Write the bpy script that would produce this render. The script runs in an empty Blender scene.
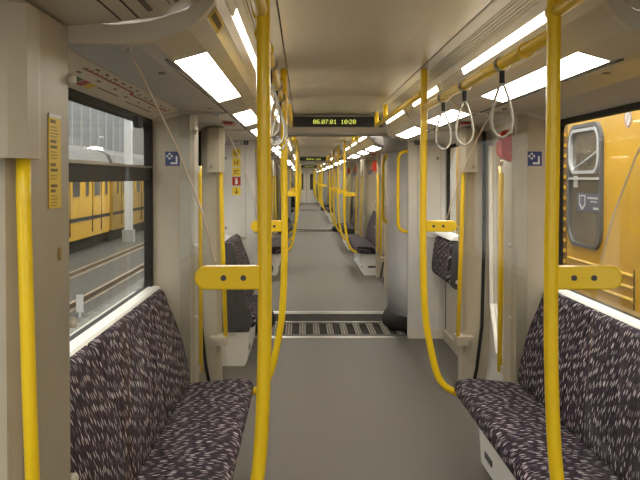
import bpy, bmesh, math, random
from mathutils import Vector, Matrix
random.seed(7)
S = bpy.context.scene
COL = S.collection

# ------------------------------------------------------------------ camera
CAMX, CAMZ, F = -0.275, 1.55, 872.0          # focal length in pixels of the 640 px frame
PITCH = math.radians(1.3)
cd = bpy.data.cameras.new('camera'); cam = bpy.data.objects.new('camera', cd); COL.objects.link(cam)
cam.location = (CAMX, 0, CAMZ); cam.rotation_euler = (math.pi/2 - PITCH, 0, 0)
cd.sensor_width = 36; cd.lens = F/640*36
cd.shift_x = 17/640; cd.shift_y = -(62 - F*math.tan(PITCH))/640
cd.clip_start = .05; cd.clip_end = 300
S.camera = cam
# ------------------------------------------------------------------ light of the hall (daylight from the skylights)
w = bpy.data.worlds.new('world'); S.world = w; w.use_nodes = True
w.node_tree.nodes['Background'].inputs[0].default_value = (1, .985, .95, 1)
w.node_tree.nodes['Background'].inputs[1].default_value = 2.0
S.view_settings.view_transform = 'Standard'; S.view_settings.look = 'None'
S.view_settings.exposure = 0.1; S.view_settings.gamma = 1; S.view_settings.use_curve_mapping = False
PANEL_E, SLOT_E = 19.0, 9.0

# ------------------------------------------------------------------ materials
MATS = {}
def mat(name, col, rough=.5, metal=0, emit=None, estr=0, noise=0, nscale=40, bump=0, bscale=200, coat=0, spec=.5):
    if name in MATS: return MATS[name]
    m = bpy.data.materials.new(name); m.use_nodes = True; nt = m.node_tree
    b = nt.nodes['Principled BSDF']
    b.inputs['Base Color'].default_value = (*col, 1); b.inputs['Roughness'].default_value = rough
    b.inputs['Metallic'].default_value = metal; b.inputs['Coat Weight'].default_value = coat
    b.inputs['Specular IOR Level'].default_value = spec
    if emit: b.inputs['Emission Color'].default_value = (*emit, 1); b.inputs['Emission Strength'].default_value = estr
    tc = nt.nodes.new('ShaderNodeTexCoord')
    if noise:
        n = nt.nodes.new('ShaderNodeTexNoise'); n.inputs['Scale'].default_value = nscale; n.inputs['Detail'].default_value = 4
        nt.links.new(tc.outputs['Object'], n.inputs['Vector'])
        r = nt.nodes.new('ShaderNodeValToRGB'); e = r.color_ramp.elements
        e[0].position = .3; e[1].position = .7
        e[0].color = (*[c*(1-noise) for c in col], 1); e[1].color = (*[min(1, c*(1+noise)) for c in col], 1)
        nt.links.new(n.outputs['Fac'], r.inputs['Fac']); nt.links.new(r.outputs['Color'], b.inputs['Base Color'])
    if bump:
        n2 = nt.nodes.new('ShaderNodeTexNoise'); n2.inputs['Scale'].default_value = bscale
        nt.links.new(tc.outputs['Object'], n2.inputs['Vector'])
        bp = nt.nodes.new('ShaderNodeBump'); bp.inputs['Strength'].default_value = bump; bp.inputs['Distance'].default_value = .01
        nt.links.new(n2.outputs['Fac'], bp.inputs['Height']); nt.links.new(bp.outputs['Normal'], b.inputs['Normal'])
    MATS[name] = m; return m
YEL = mat('yellow_paint', (.90, .62, .010), .32, coat=.25)
CREAM = mat('cream_panel', (.62, .575, .49), .4, noise=.04, nscale=6)
BEIGE = mat('beige_panel', (.43, .38, .295), .45, noise=.04, nscale=8)
LGREY = mat('light_grey_panel', (.60, .585, .56), .45, noise=.03, nscale=8)
CEIL = mat('ceiling_gloss', (.66, .585, .46), .3, coat=0, noise=.03, nscale=3)
SOFF = mat('soffit_panel', (.50, .485, .47), .35, noise=.03, nscale=6)
WHITE = mat('white_trim', (.80, .79, .76), .4)
FLOOR = mat('grey_lino', (.105, .093, .078), .5, spec=.35, noise=.16, nscale=160)
BLACK = mat('black_rubber', (.014, .014, .013), .65, spec=.2)
DARK = mat('dark_grey_plastic', (.06, .06, .065), .5)
STEEL = mat('steel', (.45, .44, .42), .35, 1)
DSTEEL = mat('dull_steel', (.30, .28, .25), .4, .8)
BROWN = mat('brown_plate', (.032, .026, .02), .75, spec=.15)
SLATM = mat('slat_metal', (.11, .095, .075), .6, spec=.2)
RIDGE = mat('slat_ridge_metal', (.30, .27, .21), .5)
GREYC = mat('column_grey', (.80, .80, .84), .5, noise=.03, nscale=5)
HOOD = mat('hood_grey', (.33, .31, .285), .4)
STRAP = mat('strap_grey', (.33, .32, .28), .5)
RED = mat('red_plastic', (.46, .035, .012), .55, spec=.25)
DRED = mat('dark_red_lens', (.25, .02, .02), .3)
BLUE = mat('sign_blue', (.02, .04, .16), .5)
SWHITE = mat('sign_white', (.75, .76, .78), .5)
SYEL = mat('sticker_yellow', (.82, .58, .03), .5)
HEADINK = mat('heading_ink', (.20, .14, .02), .6)
INK = mat('print_ink', (.05, .045, .03), .6)
REDINK = mat('print_red', (.42, .04, .04), .6)
GREENINK = mat('print_green', (.05, .22, .08), .6)
MAPP = mat('map_paper', (.74, .68, .58), .5)
COVEM = mat('cove_gloss', (.64, .595, .51), .2, noise=.03, nscale=6)
SEAM = mat('seam_dark', (.05, .045, .04), .7)
GRILLE = mat('grille_dark', (.16, .14, .12), .6)
LAMP = mat('lamp_diffuser', (.9, .9, .9), .5, emit=(1, .925, .80), estr=PANEL_E)
SLOT = mat('slot_diffuser', (.9, .9, .9), .5, emit=(1, .92, .76), estr=SLOT_E)
LED = mat('led_green', (.5, .6, .1), .5, emit=(.85, .90, .16), estr=1.0)
SCREEN = mat('led_screen', (.006, .006, .005), .3)
TRAINY = mat('train_yellow', (.84, .47, .012), .28, coat=.3, noise=.05, nscale=2)
TRAINR = mat('train_rib_yellow', (.80, .50, .05), .25, coat=.3)
TRAING = mat('train_window_dark', (.045, .045, .045), .12)
TRAINI = mat('train_inner', (.20, .17, .12), .6, noise=.3, nscale=3)
GRAVEL = mat('gravel', (.065, .06, .052), .9, noise=.8, nscale=14, bump=.9, bscale=12)
RAILM = mat('rail_rust', (.26, .19, .12), .5, .3)
TROUGH = mat('trough_concrete', (.12, .115, .10), .85, noise=.4, nscale=5)
CONC = mat('concrete', (.34, .33, .31), .8, noise=.1, nscale=2)
HALLP = mat('hall_panel', (.33, .335, .34), .6, noise=.12, nscale=.8)
HALLM = mat('hall_mullion', (.62, .63, .64), .5)
ROOFG = mat('roof_grey', (.16, .15, .14), .6)
ADDTUBE = mat('added_tube', (.9, .9, .9), .5, emit=(1, .97, .9), estr=110)  # glow of the lamps added above the tracks

def glass_mat(name, tint, refl=1.0):
    m = bpy.data.materials.new(name); m.use_nodes = True; nt = m.node_tree
    for n in list(nt.nodes): nt.nodes.remove(n)
    o = nt.nodes.new('ShaderNodeOutputMaterial'); mx = nt.nodes.new('ShaderNodeMixShader')
    t = nt.nodes.new('ShaderNodeBsdfTransparent'); g = nt.nodes.new('ShaderNodeBsdfGlossy')
    fr = nt.nodes.new('ShaderNodeFresnel'); fr.inputs['IOR'].default_value = 1.45
    ml = nt.nodes.new('ShaderNodeMath'); ml.operation = 'MULTIPLY'; ml.inputs[1].default_value = refl
    t.inputs['Color'].default_value = (*tint, 1); g.inputs['Roughness'].default_value = .02
    nt.links.new(fr.outputs[0], ml.inputs[0]); nt.links.new(ml.outputs[0], mx.inputs[0])
    nt.links.new(t.outputs[0], mx.inputs[1]); nt.links.new(g.outputs[0], mx.inputs[2]); nt.links.new(mx.outputs[0], o.inputs[0])
    return m
GLASS = glass_mat('screen_glass', (.965, .972, .968), .7)
WGLASS = glass_mat('window_glass', (.96, .97, .96), .13)

def fabric():
    m = bpy.data.materials.new('seat_fabric'); m.use_nodes = True; nt = m.node_tree; L = nt.links.new
    b = nt.nodes['Principled BSDF']; b.inputs['Roughness'].default_value = .85; b.inputs['Specular IOR Level'].default_value = .2
    uv = nt.nodes.new('ShaderNodeUVMap'); uv.uv_map = 'UVMap'
    nz = nt.nodes.new('ShaderNodeTexNoise'); nz.inputs['Scale'].default_value = 16; nz.inputs['Detail'].default_value = 1
    L(uv.outputs[0], nz.inputs['Vector'])
    sub = nt.nodes.new('ShaderNodeVectorMath'); sub.operation = 'SUBTRACT'; sub.inputs[1].default_value = (.5, .5, .5)
    L(nz.outputs['Color'], sub.inputs[0])
    sc = nt.nodes.new('ShaderNodeVectorMath'); sc.operation = 'SCALE'; sc.inputs['Scale'].default_value = .020
    L(sub.outputs[0], sc.inputs[0])
    ad = nt.nodes.new('ShaderNodeVectorMath'); ad.operation = 'ADD'; L(uv.outputs[0], ad.inputs[0]); L(sc.outputs[0], ad.inputs[1])
    mp = nt.nodes.new('ShaderNodeMapping'); mp.inputs['Scale'].default_value = (54, 18.5, 1); mp.inputs['Rotation'].default_value = (0, 0, .10)
    L(ad.outputs[0], mp.inputs['Vector'])
    vo = nt.nodes.new('ShaderNodeTexVoronoi'); vo.voronoi_dimensions = '2D'; vo.inputs['Scale'].default_value = 1; vo.inputs['Randomness'].default_value = .75
    L(mp.outputs[0], vo.inputs['Vector'])
    r = nt.nodes.new('ShaderNodeValToRGB'); e = r.color_ramp.elements
    e[0].position = .16; e[0].color = (1, 1, 1, 1); e[1].position = .27; e[1].color = (0, 0, 0, 1)
    L(vo.outputs['Distance'], r.inputs['Fac'])
    n3 = nt.nodes.new('ShaderNodeTexNoise'); n3.inputs['Scale'].default_value = 34; L(uv.outputs[0], n3.inputs['Vector'])
    r3 = nt.nodes.new('ShaderNodeValToRGB'); f = r3.color_ramp.elements
    f[0].position = .42; f[0].color = (.012, .010, .014, 1); f[1].position = .62; f[1].color = (.042, .022, .048, 1)
    L(n3.outputs['Fac'], r3.inputs['Fac'])
    mx = nt.nodes.new('ShaderNodeMix'); mx.data_type = 'RGBA'
    L(r.outputs['Color'], mx.inputs[0]); L(r3.outputs['Color'], mx.inputs[6]); 
    r4 = nt.nodes.new('ShaderNodeValToRGB'); h = r4.color_ramp.elements
    h[0].position = .1; h[0].color = (.10, .08, .10, 1); h[1].position = .75; h[1].color = (.64, .58, .60, 1)
    L(vo.outputs['Color'], r4.inputs['Fac']); L(r4.outputs['Color'], mx.inputs[7])
    L(mx.outputs[2], b.inputs['Base Color'])
    return m
FAB = fabric()

# ------------------------------------------------------------------ mesh builder
class MB:
    def __init__(s): s.v = []; s.f = []; s.uv = None; s.smooth = False
    def add(s, vs, fs):
        o = len(s.v); s.v += [tuple(p) for p in vs]; s.f += [tuple(i+o for i in f) for f in fs]; return s
    def box(s, x0, x1, y0, y1, z0, z1):
        vs = [(x, y, z) for z in (z0, z1) for y in (y0, y1) for x in (x0, x1)]
        return s.add(vs, [(0,2,3,1),(4,5,7,6),(0,1,5,4),(2,6,7,3),(0,4,6,2),(1,3,7,5)])
    def prism(s, poly, a0, a1, axis='y'):
        """closed polygon extruded along an axis; poly points: y:(x,z) x:(y,z) z:(x,y)"""
        n = len(poly)
        def P(p, a): return {'y': (p[0], a, p[1]), 'x': (a, p[0], p[1]), 'z': (p[0], p[1], a)}[axis]
        vs = [P(p, a0) for p in poly]+[P(p, a1) for p in poly]
        fs = [(i, (i+1) % n, n+(i+1) % n, n+i) for i in range(n)]+[tuple(range(n-1, -1, -1)), tuple(range(n, 2*n))]
        return s.add(vs, fs)
    def sheet(s, pts, y0, y1, sd=1, t=.012):
        """open profile (h,z) with thickness going up, extruded along y"""
        for (a, b) in zip(pts[:-1], pts[1:]):
            s.prism([(sd*a[0], a[1]), (sd*b[0], b[1]), (sd*b[0], b[1]+t), (sd*a[0], a[1]+t)], y0, y1)
        return s
    def tube(s, path, r, n=12, closed=False):
        path = [Vector(p) for p in path]; N = len(path); rings = []
        up = None
        for i, p in enumerate(path):
            if closed: t = (path[(i+1) % N]-path[i-1]).normalized()
            else: t = ((path[min(i+1, N-1)]-path[max(i-1, 0)])).normalized()
            if up is None:
                up = Vector((0, 0, 1)) if abs(t.z) < .9 else Vector((0, 1, 0))
            a = (up-t*up.dot(t))
            if a.length < 1e-4: a = t.orthogonal()
            a.normalize(); up = a; b = t.cross(a)
            rr = r[i] if isinstance(r, (list, tuple)) else r
            rings.append([p+(a*math.cos(2*math.pi*k/n)+b*math.sin(2*math.pi*k/n))*rr for k in range(n)])
        vs = [q for ring in rings for q in ring]; fs = []
        for i in range(N if closed else N-1):
            j = (i+1) % N
            for k in range(n): fs.append((i*n+k, i*n+(k+1) % n, j*n+(k+1) % n, j*n+k))
        if not closed: fs += [tuple(range(n-1, -1, -1)), tuple((N-1)*n+k for k in range(n))]
        s.smooth = True
        return s.add(vs, fs)
    def cyl(s, p, q, r, n=14): return s.tube([p, q], r, n)
    def loft(s, rings, cap=True):
        n = len(rings[0]); vs = [p for r in rings for p in r]; fs = []
        for i in range(len(rings)-1):
            for k in range(n): fs.append((i*n+k, i*n+(k+1) % n, (i+1)*n+(k+1) % n, (i+1)*n+k))
        if cap: fs += [tuple(range(n-1, -1, -1)), tuple((len(rings)-1)*n+k for k in range(n))]
        return s.add(vs, fs)
    def mesh(s, name):
        me = bpy.data.meshes.new(name); me.from_pydata(s.v, [], s.f)
        bm = bmesh.new(); bm.from_mesh(me); bmesh.ops.recalc_face_normals(bm, faces=bm.faces)
        if s.uv:
            lay = bm.loops.layers.uv.new('UVMap')
            for f in bm.faces:
                for l in f.loops: l[lay].uv = s.uv[l.vert.index]
        bm.to_mesh(me); bm.free()
        if s.smooth:
            for p in me.polygons: p.use_smooth = len(p.vertices) == 4
        return me
CACHE = {}
def obj(name, key, fn, m, parent=None, loc=(0, 0, 0)):
    """one mesh object; the mesh is built once for each key"""
    k = (key, m.name)
    if k not in CACHE:
        b = MB(); fn(b); me = b.mesh(name); me.materials.append(m); CACHE[k] = me
    o = bpy.data.objects.new(name, CACHE[k]); COL.objects.link(o); o.location = loc
    if parent: o.parent = parent
    return o
def thing(name, label, cat, loc=(0, 0, 0), group=None):
    o = bpy.data.objects.new(name, None); COL.objects.link(o); o.location = loc; o.empty_display_size = .05
    return tag(o, label, cat, group)
def tag(o, label, cat=None, group=None, kind=None):
    o['label'] = label
    if cat: o['category'] = cat
    if group: o['group'] = group
    if kind: o['kind'] = kind
    return o
def struct(o, label): o['kind'] = 'structure'; o['label'] = label; return o
def rrect(w, h, r, n=5, cx=0, cy=0):
    out = []
    for (sx, sy, a0) in ((1, 1, 0), (-1, 1, 90), (-1, -1, 180), (1, -1, 270)):
        for i in range(n+1):
            a = math.radians(a0+90*i/n); out.append((cx+sx*(w/2-r)+r*math.cos(a), cy+sy*(h/2-r)+r*math.sin(a)))
    return out
def frame_ring(b, outer, inner, a0, a1, axis):
    n = len(outer)
    def P(p, a): return {'y': (p[0], a, p[1]), 'x': (a, p[0], p[1]), 'z': (p[0], p[1], a)}[axis]
    vs = [P(p, a0) for p in outer]+[P(p, a0) for p in inner]+[P(p, a1) for p in outer]+[P(p, a1) for p in inner]
    fs = []
    for i in range(n):
        j = (i+1) % n
        fs += [(i, j, n+j, n+i), (2*n+i, 3*n+i, 3*n+j, 2*n+j), (i, 2*n+i, 2*n+j, j), (n+i, n+j, 3*n+j, 3*n+i)]
    b.add(vs, fs)
SIDE = {-1: 'left', 1: 'right'}
CARS = ['nearest carriage', 'second carriage', 'third carriage', 'farthest carriage']
CARLEN = 16.4; CY = [1.05+CARLEN*i for i in range(4)]
ZC = 2.145
# longitudinal layout, distances from the carriage centre
V0, B1, V1, E1 = 1.2, 3.7, 5.4, 7.35
BACK_CUT = -8.0
cnt = {'window': 0, 'door': 0}

# ------------------------------------------------------------------ profiles (h from the centre line, z)
COVE_A = [(.49, 2.035), (.505, 2.005), (.53, 1.972), (.572, 1.938)]
COVE_B = [(.672, 1.910), (.72, 1.905), (.93, 1.915), (1.10, 1.862)]
VEST = [(.41, 2.125), (.48, 2.045), (.55, 1.995), (.63, 1.965), (.75, 1.95), (.92, 1.935), (1.10, 1.88)]
def sections():
    """(y0, y1, kind) for one carriage"""
    return [(-E1, -V1, 'end'), (-V1, -B1, 'door'), (-B1, -V0, 'bench'), (-V0, V0, 'mid'), (V0, B1, 'bench'), (B1, V1, 'door'), (V1, E1, 'end')]
LIGHTS = [(1.63, 3.10), (3.88, 4.98), (5.55, 6.9)]

def build_shell(ci):
    yc = CY[ci]; cn = CARS[ci]
    cab = ci == 3
    yend = 3.75 if cab else E1
    f = obj('floor', ('floor', cab), lambda b: b.box(-1.13, 1.13, -E1, yend, -.06, 0), FLOOR, None, (0, yc, 0))
    struct(f, f'grey speckled lino floor running through the {cn}')
    # ceiling
    c = obj('ceiling', ('roof', cab), lambda b: b.sheet([(-1.2, 1.95), (-1.0, 2.25), (-.6, 2.42), (0, 2.46), (.6, 2.42), (1.0, 2.25), (1.2, 1.95)], -E1-.1, yend+.1, 1, .03), ROOFG, None, (0, yc, 0))
    struct(c, f'cream ceiling of the {cn} with coves along both sides')
    cuts = [-E1, -V1, -3.62, -V0, V0, 3.62, V1, E1]
    for a, bb in zip(cuts[:-1], cuts[1:]):
        if a >= yend-.1: continue
        bb = min(bb, yend)
        obj('ceiling_panel', ('cp', a, bb), lambda b: b.sheet([(-.36, 2.147), (-.2, 2.157), (0, 2.16), (.2, 2.157), (.36, 2.147)], a+.002, bb-.002, 1, .015), CEIL, c)
    for s in (-1, 1):
        for (a, bb, k) in sections():
            if a >= yend-.1: continue
            bb = min(bb, yend)
            obj('ceiling_seam', ('cs', a, bb, s), lambda b: b.box(s*.355, s*.367, a, bb, 2.158, 2.166), SEAM, c)
            if k == 'mid':
                obj('cove_panel', ('vest', a, bb, s), lambda b: b.sheet([(.366, 2.143)]+VEST, a+.003, bb-.003, s), CREAM, c)
                for h, z in ((.69, 1.9565), (.735, 1.951)):
                    obj('panel_gap', ('vgap', h, s), lambda b: b.box(s*h, s*(h+.005), a, bb-.03, z-.001, z+.003), SEAM, c)
                for q in range(5):
                    obj('vent_slot', ('vslot', q, s), lambda b: b.prism([(s*(.555+.022*q), 1.9915-.0075*q), (s*(.567+.022*q), 1.9875-.0075*q), (s*(.567+.022*q), 1.9935-.0075*q), (s*(.555+.022*q), 1.9975-.0075*q)], .55, 1.10), GRILLE, c)
                continue
            obj('cove_band', ('band', a, bb, s), lambda b: b.sheet([(.366, 2.143), (.412, 2.134)], a, bb, s), CREAM, c)
            obj('grille_back', ('gb', a, bb, s), lambda b: b.sheet([(.410, 2.140), (.468, 2.112)], a, bb, s), GRILLE, c)
            for q in range(5):
                t = (q+.5)/5; h = .412+.054*t; z = 2.134-.028*t
                obj('grille_slat', ('gs', a, bb, s, q), lambda b: b.prism([(s*(h-.003), z), (s*(h+.003), z-.003), (s*(h+.003), z+.006), (s*(h-.003), z+.008)], a+.004, bb-.004), CREAM, c)
            obj('cove_lip', ('cl', a, bb, s), lambda b: b.sheet([(.466, 2.104), (.472, 2.092), (.479, 2.068)], a, bb, s), CREAM, c)
            obj('cove_panel', ('ca', a, bb, s), lambda b: b.sheet(COVE_A, a+.004, bb-.004, s), COVEM, c)
            # soffit with the gap that holds the light
            lt = [l for l in [(p, q) for p, q in LIGHTS]+[(-q, -p) for p, q in LIGHTS] if l[0] >= a-.01 and l[1] <= bb+.01]
            obj('soffit_panel', ('so', a, bb, s), lambda b: b.sheet(COVE_B, a+.004, bb-.004, s), SOFF, c)
            l0, l1 = lt[0]
            for (p, q) in ((a, l0), (l1, bb)):
                if q-p > .02: obj('slot_filler', ('slf', p, q, s), lambda b: b.sheet([(.4785, 2.068), (.488, 2.04)], p, q, s, .008), COVEM, c)
            for (p, q) in ((a, l0), (l1, bb)):
                if q-p > .02: obj('soffit_filler', ('sf', p, q, s), lambda b: b.sheet([COVE_A[-1], COVE_B[0]], p, q, s), CREAM, c)
            obj('light_seam', ('ls', a, bb, s), lambda b: b.box(s*.684, s*.690, l0-.05, bb-.02, 1.9035, 1.9075), SEAM, c)
        for y in (-V1, -B1, -V0, V0, B1, V1):
            if y > yend: continue
            pr = [(.470, 2.10), (.486, 2.033), (.502, 2.001), (.528, 1.968), (.572, 1.930), (.672, 1.899), (.75, 1.892), (.92, 1.898), (1.1, 1.85)]
            obj('cove_rib', ('rib', y, s), lambda b: b.sheet(pr, y-.012, y+.03, s, .05), CREAM, c)
        for y in (1.9, 3.4, 4.6):
            for e in ((1,) if ci == 0 else (-1, 1)):
                if e*y > yend or ci > 1: continue
                obj('soffit_fastener', ('fs', s), lambda b: b.cyl((s*.75, 0, 1.897), (s*.75, 0, 1.905), .012, 10), STEEL, c, (0, e*y, 0))
    # walls
    for s in (-1, 1):
        def wallmesh(b, s=s):
            def bx(y0, y1, z0, z1, h0=1.105, h1=1.20): b.box(s*h0, s*h1, y0, y1, z0, z1)
            for (a, bb, k) in sections():
                if a >= yend-.1: continue
                bb = min(bb, yend)
                if k in ('bench', 'end'):
                    bx(a, bb, 0, .93); bx(a, bb, 1.87, 2.1)
                    bx(a, a+.02, .93, 1.87, 1.105, 1.135); bx(bb-.02, bb, .93, 1.87, 1.105, 1.135)
                else:
                    bx(a, bb, 1.90, 2.1)
            if s: pass
        wl = obj('wall_'+SIDE[s], ('wall', s, cab), wallmesh, CREAM, None, (0, yc, 0))
        struct(wl, f'cream {SIDE[s]} side wall of the {cn}')
        # door pillars
        pil = [(.75, V0), (-V0, -.75), (B1, 3.95), (-3.95, -B1), (5.15, V1), (-V1, -5.15)]
        for (a, bb) in pil:
            if a > yend: continue
            def pm(b, a=a, bb=bb):
                inn = [(.885, a+.015), (.87, a+.035), (.87, bb-.035), (.885, bb-.015)]
                b.prism([(s*1.125, a)]+[(s*.89, a)]+[(s*h, y) for h, y in inn]+[(s*.89, bb), (s*1.125, bb)], 0, 1.93, 'z')
            pl = obj('door_pillar', ('pil', a, bb, s), pm, BEIGE, wl)
            # black seal at the door side
            dy = a if abs(a) < abs(bb) and abs(bb) in (V0,) else (bb if abs(bb) == .75 or abs(bb) == 3.95 or abs(bb) == 5.15 else a)
            e = 1 if dy == bb else -1
            obj('door_seal', ('seal', dy, e, s), lambda b: b.tube([(s*h, dy+e*.012, z) for h, z in ((.93, .02), (.965, .2), (1.0, .5), (1.01, 1.0), (1.01, 1.88))], .012, 6), BLACK, pl)
            for z in ((.78, 1.18, 1.80) if ci < 2 else ()):
                fy = bb if abs(bb) in (V0, B1, V1) else a
                en = -1 if fy == bb else 1
                obj('glass_bolt', ('gbolt', fy, s, z), lambda b: b.tube([(s*.872, fy+en*.03, z), (s*.858, fy+en*.03, z), (s*.852, fy+en*.03, z)], [.014, .014, .008], 10), CREAM, pl)
        # skirting
        bs = obj('baseboard_'+SIDE[s], ('base', s, cab), lambda b: [b.box(s*1.07, s*1.105, a, min(bb, yend), 0, .09) for a, bb, k in sections() if k in ('bench', 'end') and a < yend-.1], BEIGE, None, (0, yc, 0))
        struct(bs, f'beige skirting along the {SIDE[s]} wall of the {cn}')
        # windows and doors
        for (a, bb, k) in sections():
            if a >= yend-.1 or (ci == 0 and bb < 0.5): continue
            bb2 = min(bb, yend)
            ym = (a+bb)/2
            where = {('bench', 1): 'bench window beyond its middle doors', ('bench', -1): 'bench window before its middle doors', ('end', 1): 'end window before its far gangway', ('end', -1): 'end window past its near gangway',
                     ('mid', 1): 'middle doors', ('mid', -1): 'middle doors', ('door', 1): 'far pair of doors', ('door', -1): 'near pair of doors'}[(k, 1 if ym >= 0 else -1)]
            if k in ('bench', 'end'):
                y0, y1 = a+.02, bb2-.02
                cnt['window'] += 1
                t = thing('window_%d' % cnt['window'], f'{SIDE[s]} {where} in the {cn}', None, (0, yc, 0)); t['kind'] = 'structure'
                def fr(b, y0=y0, y1=y1):
                    yo, zo = (y0+y1)/2, 1.40
                    frame_ring(b, rrect(y1-y0+.02, .96, .06, 5, yo, zo), rrect(y1-y0-(.035 if s < 0 else .02), .87, .05, 5, yo, zo), s*(1.09 if s < 0 else 1.107), s*1.135, 'x')
                obj('window_frame', ('wf', y0, y1, s), fr, BLACK, t)
                obj('pane', ('wp', y0, y1, s), lambda b: b.box(s*1.118, s*1.124, y0+.01, y1-.01, .96, 1.84), WGLASS, t)
                if s == -1:
                  obj('vent_bar', ('wb', y0, y1, s), lambda b: b.box(s*1.095, s*1.145, y0+.02, y1-.02, 1.535, 1.61), BLACK, t)
                  obj('vent_rail', ('wr', y0, y1, s), lambda b: b.box(s*1.087, s*1.097, y0+.02, y1-.02, 1.603, 1.613), DSTEEL, t)
                  obj('vent_latch', ('wlt', y0, y1, s), lambda b: b.prism([(y1-.55, 1.845), (y1-.40, 1.845), (y1-.43, 1.795), (y1-.52, 1.795)], s*1.065, s*1.092, 'x'), BLACK, t)
                obj('window_sill', ('ws', y0, y1, s), lambda b: b.prism([(s*1.05, .935), (s*1.05, .955), (s*1.06, .963), (s*1.105, .967), (s*1.105, .93)], y0, y1), WHITE, t)
            else:
                dh = .75 if k == 'mid' else .60
                cnt['door'] += 1
                t = thing('door_%d' % cnt['door'], f'{SIDE[s]} {where} of the {cn}', None, (0, yc+ym, 0)); t['kind'] = 'structure'
                for e in (-1, 1):
                    prof = [(1.02, .0), (1.05, .3), (1.065, .7), (1.07, 1.2), (1.06, 1.6), (1.04, 1.92)]
                    def hx(z):
                        for (h0, z0), (h1, z1) in zip(prof[:-1], prof[1:]):
                            if z <= z1: return h0+(h1-h0)*(z-z0)/(z1-z0)
                        return prof[-1][0]
                    # window outline in (y,z), chamfered at the outer lower corner
                    W = dh
                    out = [(.012, .02), (W, .02), (W, .30), (W, .62), (W, 1.9), (.012, 1.9)]
                    inn = [(.10, .36), (W-.38, .36), (W-.30, .36), (W-.04, .66), (W-.04, 1.78), (.10, 1.78)]
                    def leaf(b, e=e):
                        n = len(out)
                        vs = []
                        for dz in (0, .035):
                            for p in out+inn: vs.append((s*(hx(p[1])+dz), e*p[0], p[1]))
                        fs = []; m2 = 2*n
                        for i in range(n):
                            j = (i+1) % n
                            fs += [(i, j, n+j, n+i), (m2+i, m2+n+i, m2+n+j, m2+j), (i, m2+i, m2+j, j), (n+i, n+j, m2+n+j, m2+n+i)]
                        b.add(vs, fs)
                    lf = obj('door_leaf', ('leaf', s, e, dh), leaf, LGREY, t)
                    def trim(b, e=e):
                        cx = sum(p[0] for p in inn)/6; cz = sum(p[1] for p in inn)/6
                        ring = [(s*(hx(p[1])-.004), e*p[0], p[1]) for p in inn]
                        b.tube(ring, .014, 6, True); b.smooth = False
                    obj('pane_trim', ('ptrim', s, e, dh), trim, WHITE, lf)
                    obj('pane', ('dpane', s, e, dh), lambda b, e=e: b.loft([[(s*(hx(p[1])+d), e*p[0], p[1]) for p in inn] for d in (.014, .02)]), WGLASS, lf)
                    obj('edge_rubber', ('drub', s, e), lambda b, e=e: b.loft([[(s*hx(z)+d*s, e*yy, z) for d, yy in ((-.004, .0), (-.004, .014), (.03, .014), (.03, .0))] for z in (.02, .3, .7, 1.2, 1.6, 1.9)]), BLACK, lf)
                    if ci < 2 and k == 'door' and s == 1:
                        st = obj('door_sticker', ('dstk', s, e), lambda b, e=e: b.box(s*1.06, s*1.063, e*.22, e*.34, 1.14, 1.26), SYEL, lf)
                obj('threshold', ('thr', s, dh), lambda b: b.box(s*.90, s*1.12, -dh, dh, .0, .012), DARK, t)
                obj('door_header', ('dhead', s, dh), lambda b: b.box(s*1.0, s*1.13, -dh-.02, dh+.02, 1.88, 1.93), CREAM, t)
    # end walls
    for e in (-1, 1):
        y = e*E1
        if cab and e == 1:
            continue
        if ci == 0 and e == -1:
            o = obj('wall_end', 'wallback', lambda b: b.box(-1.2, 1.2, -E1-.1, -E1, 0, 2.3), CREAM, None, (0, yc, 0))
            struct(o, 'cream wall closing the nearest carriage behind the viewpoint'); continue
        def ew(b):
            for s in (-1, 1):
                a0, a1 = (y, y+e*.06)
                b.prism([(s*.747, 0), (s*1.2, 0), (s*1.2, 2.2), (s*.747, 2.2)], a0, a1)
            b.box(-.75, .75, y, y+e*.06, 2.0 if e > 0 else 2.04, 2.2)
        o = obj('wall_end', ('ew', e), ew, LGREY, None, (0, yc, 0))
        struct(o, f'light grey wall at the {"far" if e > 0 else "near"} end of the {cn} around its gangway')
        obj('opening_trim', ('ot', e), lambda b: b.box(-.75, .75, y-e*.02, y+e*.05, 1.962 if e > 0 else 2.03, 2.0 if e > 0 else 2.045), DSTEEL, o)
        for s in (-1, 1):
            obj('edge_trim', ('et', e, s), lambda b: b.box(s*.740, s*.752, y-e*.004, y+e*.06, 0, 1.96), LGREY, o)
            if e == 1 and ci < 3:
                d = obj('access_panel', ('ap', e, s), lambda b: b.box(s*.83, s*1.05, y-.008, y, .98, 1.87), LGREY, o)
                def outline(b):
                    for (h0, h1, z0, z1) in ((.826, .830, .976, 1.874), (1.05, 1.054, .976, 1.874), (.826, 1.054, .972, .978), (.826, 1.054, 1.872, 1.878)):
                        b.box(s*h0, s*h1, y-.009, y-.001, z0, z1)
                obj('panel_gap', ('pg', e, s), outline, HOOD, d)
                for z in (1.74, 1.07):
                    obj('panel_lock', ('plk', e, s), lambda b: b.tube([(s*1.02, y-.016, 0), (s*1.02, y-.004, 0)], .016, 10), DSTEEL, d, (0, 0, z))
                obj('skirting', ('sk', e, s), lambda b: b.box(s*.745, s*1.13, y-.012, y, 0, .09), CREAM, o)

for ci in range(4): build_shell(ci)

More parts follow.
